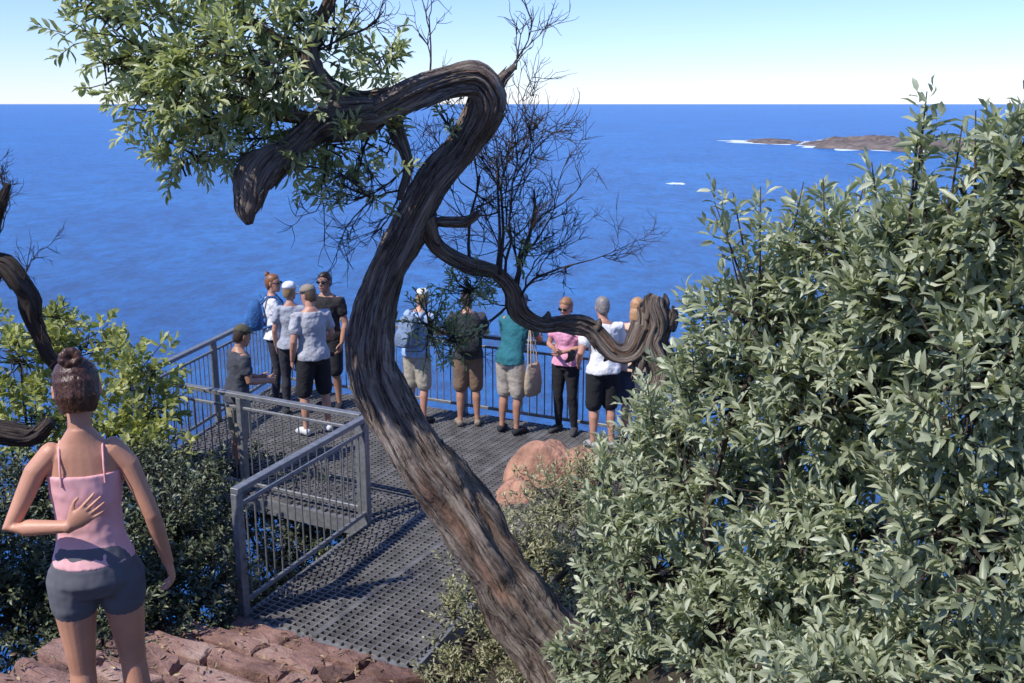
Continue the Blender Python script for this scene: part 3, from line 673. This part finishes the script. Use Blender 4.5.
g0=person('young_woman',-1.48,3.25,1.52,1.61,R_(18),True,(.78,.42,.42),('tight',(.12,.12,.135)),(.075,.032,.018),skin=(.56,.275,.17),headpitch=.3,headyaw=.1,cami=True,bun=True,vox=.0042,shoe=(.7,.7,.7),shw=.135,
  pose=dict(elL=(-.265,-.05,1.15),wrL=(-.055,-.15,1.17),hdL=(.75,-.08,.55),pnL=(.1,1,0),thL=(0,0,1),cuL=.14,elR=(.225,-.03,1.13),wrR=(.265,.03,.90),cuR=.5,knL=(-.085,.02,.49),knR=(.10,.05,.49),anL=(-.09,-.02,.08),anR=(.13,.05,.08),pnR=(-1,0,0)))
person('man',-2.98,10.35,0,1.66,R_(-55),False,(.055,.06,.075),('shorts',(.30,.27,.19)),cap=(.09,.085,.05),skin=SK2,lean=.12,headpitch=.25,
  pose=dict(elR=(.22,.08,1.14),wrR=(.14,.32,1.10),elL=(-.22,.08,1.14),wrL=(-.14,.32,1.08)))
person('man',-2.42,11.75,0,1.84,R_(35),False,(.42,.43,.46),('shorts',(.015,.015,.018)),hair=(.12,.08,.05),cap=(.26,.22,.17),shoe=(.6,.6,.62),headpitch=.2,headyaw=.5,lean=.05,stance=.13,
  pose=dict(elR=(.27,.06,1.16),wrR=(.22,.25,1.05)))
w=person('woman',-3.2,13.05,0,1.76,R_(-75),True,(.75,.75,.76),('leggings',(.03,.03,.04)),hair=(.24,.10,.04),hairlen='short',bun=True,headyaw=-.5,glasses=True,
  pose=dict(elR=(.2,.1,1.16),wrR=(.1,.3,1.15),elL=(-.2,.1,1.15),wrL=(-.1,.3,1.1)))
backpack(w,(.03,.12,.32),w=.14,h=.2)
person('man',-2.42,12.75,0,1.84,R_(160),False,(.02,.018,.02),('shorts',(.02,.02,.025)),hair=(.03,.02,.015),glasses=True,skin=SK2,
  pose=dict(elR=(.25,.05,1.15),wrR=(.15,.25,1.12)))
person('woman',-2.85,12.55,0,1.74,R_(10),True,(.35,.37,.42),('leggings',(.03,.03,.04)),hair=(.3,.2,.1),cap=(.8,.8,.8),headyaw=-.6)
w=person('man',-1.2,12.15,0,1.72,R_(-30),False,(.30,.42,.60),('shorts',(.42,.38,.30)),hair=(.3,.2,.1),cap=(.8,.8,.78),lean=.2,shoe=(.02,.02,.02),headpitch=.2,
  pose=dict(elR=(.22,.2,1.18),wrR=(.12,.42,1.12),elL=(-.22,.2,1.18),wrL=(-.12,.42,1.12)))
backpack(w,(.16,.22,.32),w=.13,h=.19)
w=person('man',-.55,12.05,0,1.72,R_(5),False,(.05,.05,.06),('shorts',(.20,.13,.085)),hair=(.05,.03,.02),lean=.22,shoe=(.25,.2,.15),skin=SK2,headpitch=.2,
  pose=dict(elR=(.25,.2,1.18),wrR=(.15,.42,1.12),elL=(-.25,.2,1.18),wrL=(-.15,.42,1.12)))
backpack(w,(.02,.022,.026),w=.17,h=.24,dp=.11)
t=person('man',-.02,11.75,0,1.75,R_(-35),False,(.02,.14,.17),('shorts',(.40,.36,.30)),hair=(.06,.04,.03),cap=(.05,.09,.16),lean=.3,skin=SK2,shoe=(.02,.02,.025),headpitch=.2,
  pose=dict(elR=(.22,.3,1.16),wrR=(.12,.5,1.12),elL=(-.22,.22,1.1),wrL=(-.15,.42,1.0)))
W,Wd=t['W'],t['Wd']; bm_=MB(); a=np.linspace(0,2*np.pi,24,endpoint=False); rs=[]
for zz,kx,ky in((.52,.10,.04),(.54,.15,.06),(.65,.165,.07),(.78,.155,.06),(.90,.13,.03),(.92,.12,.012)):
    rs.append(np.array([W((.30+math.sin(tt)*ky,.05+math.cos(tt)*kx,zz)) for tt in a]))
loft(bm_,rs)
for dx in(-.02,.02): chain(bm_,[W((.30+dx,-.03,.90)),W((.28+dx,.0,1.15)),W((.22,.10,1.40)),W((.28+dx,.1,1.15)),W((.30+dx,.12,.90))],[.008]*5,6)
bm_.obj('tote_bag',cloth((.42,.34,.24)))
person('woman',.66,11.75,0,1.70,R_(150),True,(.78,.36,.50),('leggings',(.015,.015,.018)),hair=(.30,.15,.07),hairlen='pony',glasses=True,headpitch=.25,shoe=(.05,.05,.05),
  pose=dict(elR=(.22,.05,1.14),wrR=(.06,.26,1.16),elL=(-.22,.03,1.15),wrL=(-.08,.25,1.12)))
person('man',1.06,11.2,0,1.80,R_(12),False,(.78,.78,.77),('shorts',(.015,.015,.018)),hair=(.22,.20,.19),shoe=(.3,.3,.3),lean=.08,headpitch=.2,
  pose=dict(elL=(-.27,-.02,1.14),wrL=(-.24,.18,.98),elR=(.26,.1,1.15),wrR=(.15,.3,1.1)))
person('woman',1.46,11.4,0,1.76,R_(-20),True,(.65,.47,.36),('shorts',(.05,.06,.1)),hair=(.45,.25,.12),hairlen='long',
  pose=dict(elR=(.2,.15,1.15),wrR=(.12,.36,1.1)))
# ------------------------------------------------------------ light
S=nrm([-.50,-.38,.78]); el=math.asin(S[2]); rot=math.atan2(S[0],S[1])
wd=bpy.data.worlds.new('World'); scene.world=wd; wd.use_nodes=True; nt=wd.node_tree
sk=nt.nodes.new('ShaderNodeTexSky'); sk.sky_type='NISHITA'; sk.sun_disc=False; sk.sun_elevation=el; sk.sun_rotation=rot
sk.air_density=1.0; sk.dust_density=0.0; sk.ozone_density=2.0; sk.altitude=150
mx=nt.nodes.new('ShaderNodeMixRGB'); mx.blend_type='MULTIPLY'; mx.inputs[0].default_value=1; mx.inputs[2].default_value=(.80,.93,1.42,1)
nt.links.new(sk.outputs[0],mx.inputs[1])
bg=nt.nodes['Background']; nt.links.new(mx.outputs[0],bg.inputs[0]); bg.inputs[1].default_value=.14
sl=bpy.data.lights.new('sun','SUN'); sl.energy=5; sl.angle=R_(.53); sl.color=(1,.95,.88)
so=link(bpy.data.objects.new('sun',sl)); so.rotation_euler=Vector(S).to_track_quat('Z','Y').to_euler()
cd=bpy.data.cameras.new('camera'); cd.lens=35.02; cd.sensor_width=36; cd.clip_end=300000; cd.clip_start=.05
co=link(bpy.data.objects.new('camera',cd)); co.location=(0,0,CAMZ); co.rotation_euler=(math.pi/2-TH,0,0)
scene.camera=co
scene.view_settings.view_transform='Standard'; scene.view_settings.look='None'; scene.view_settings.exposure=0
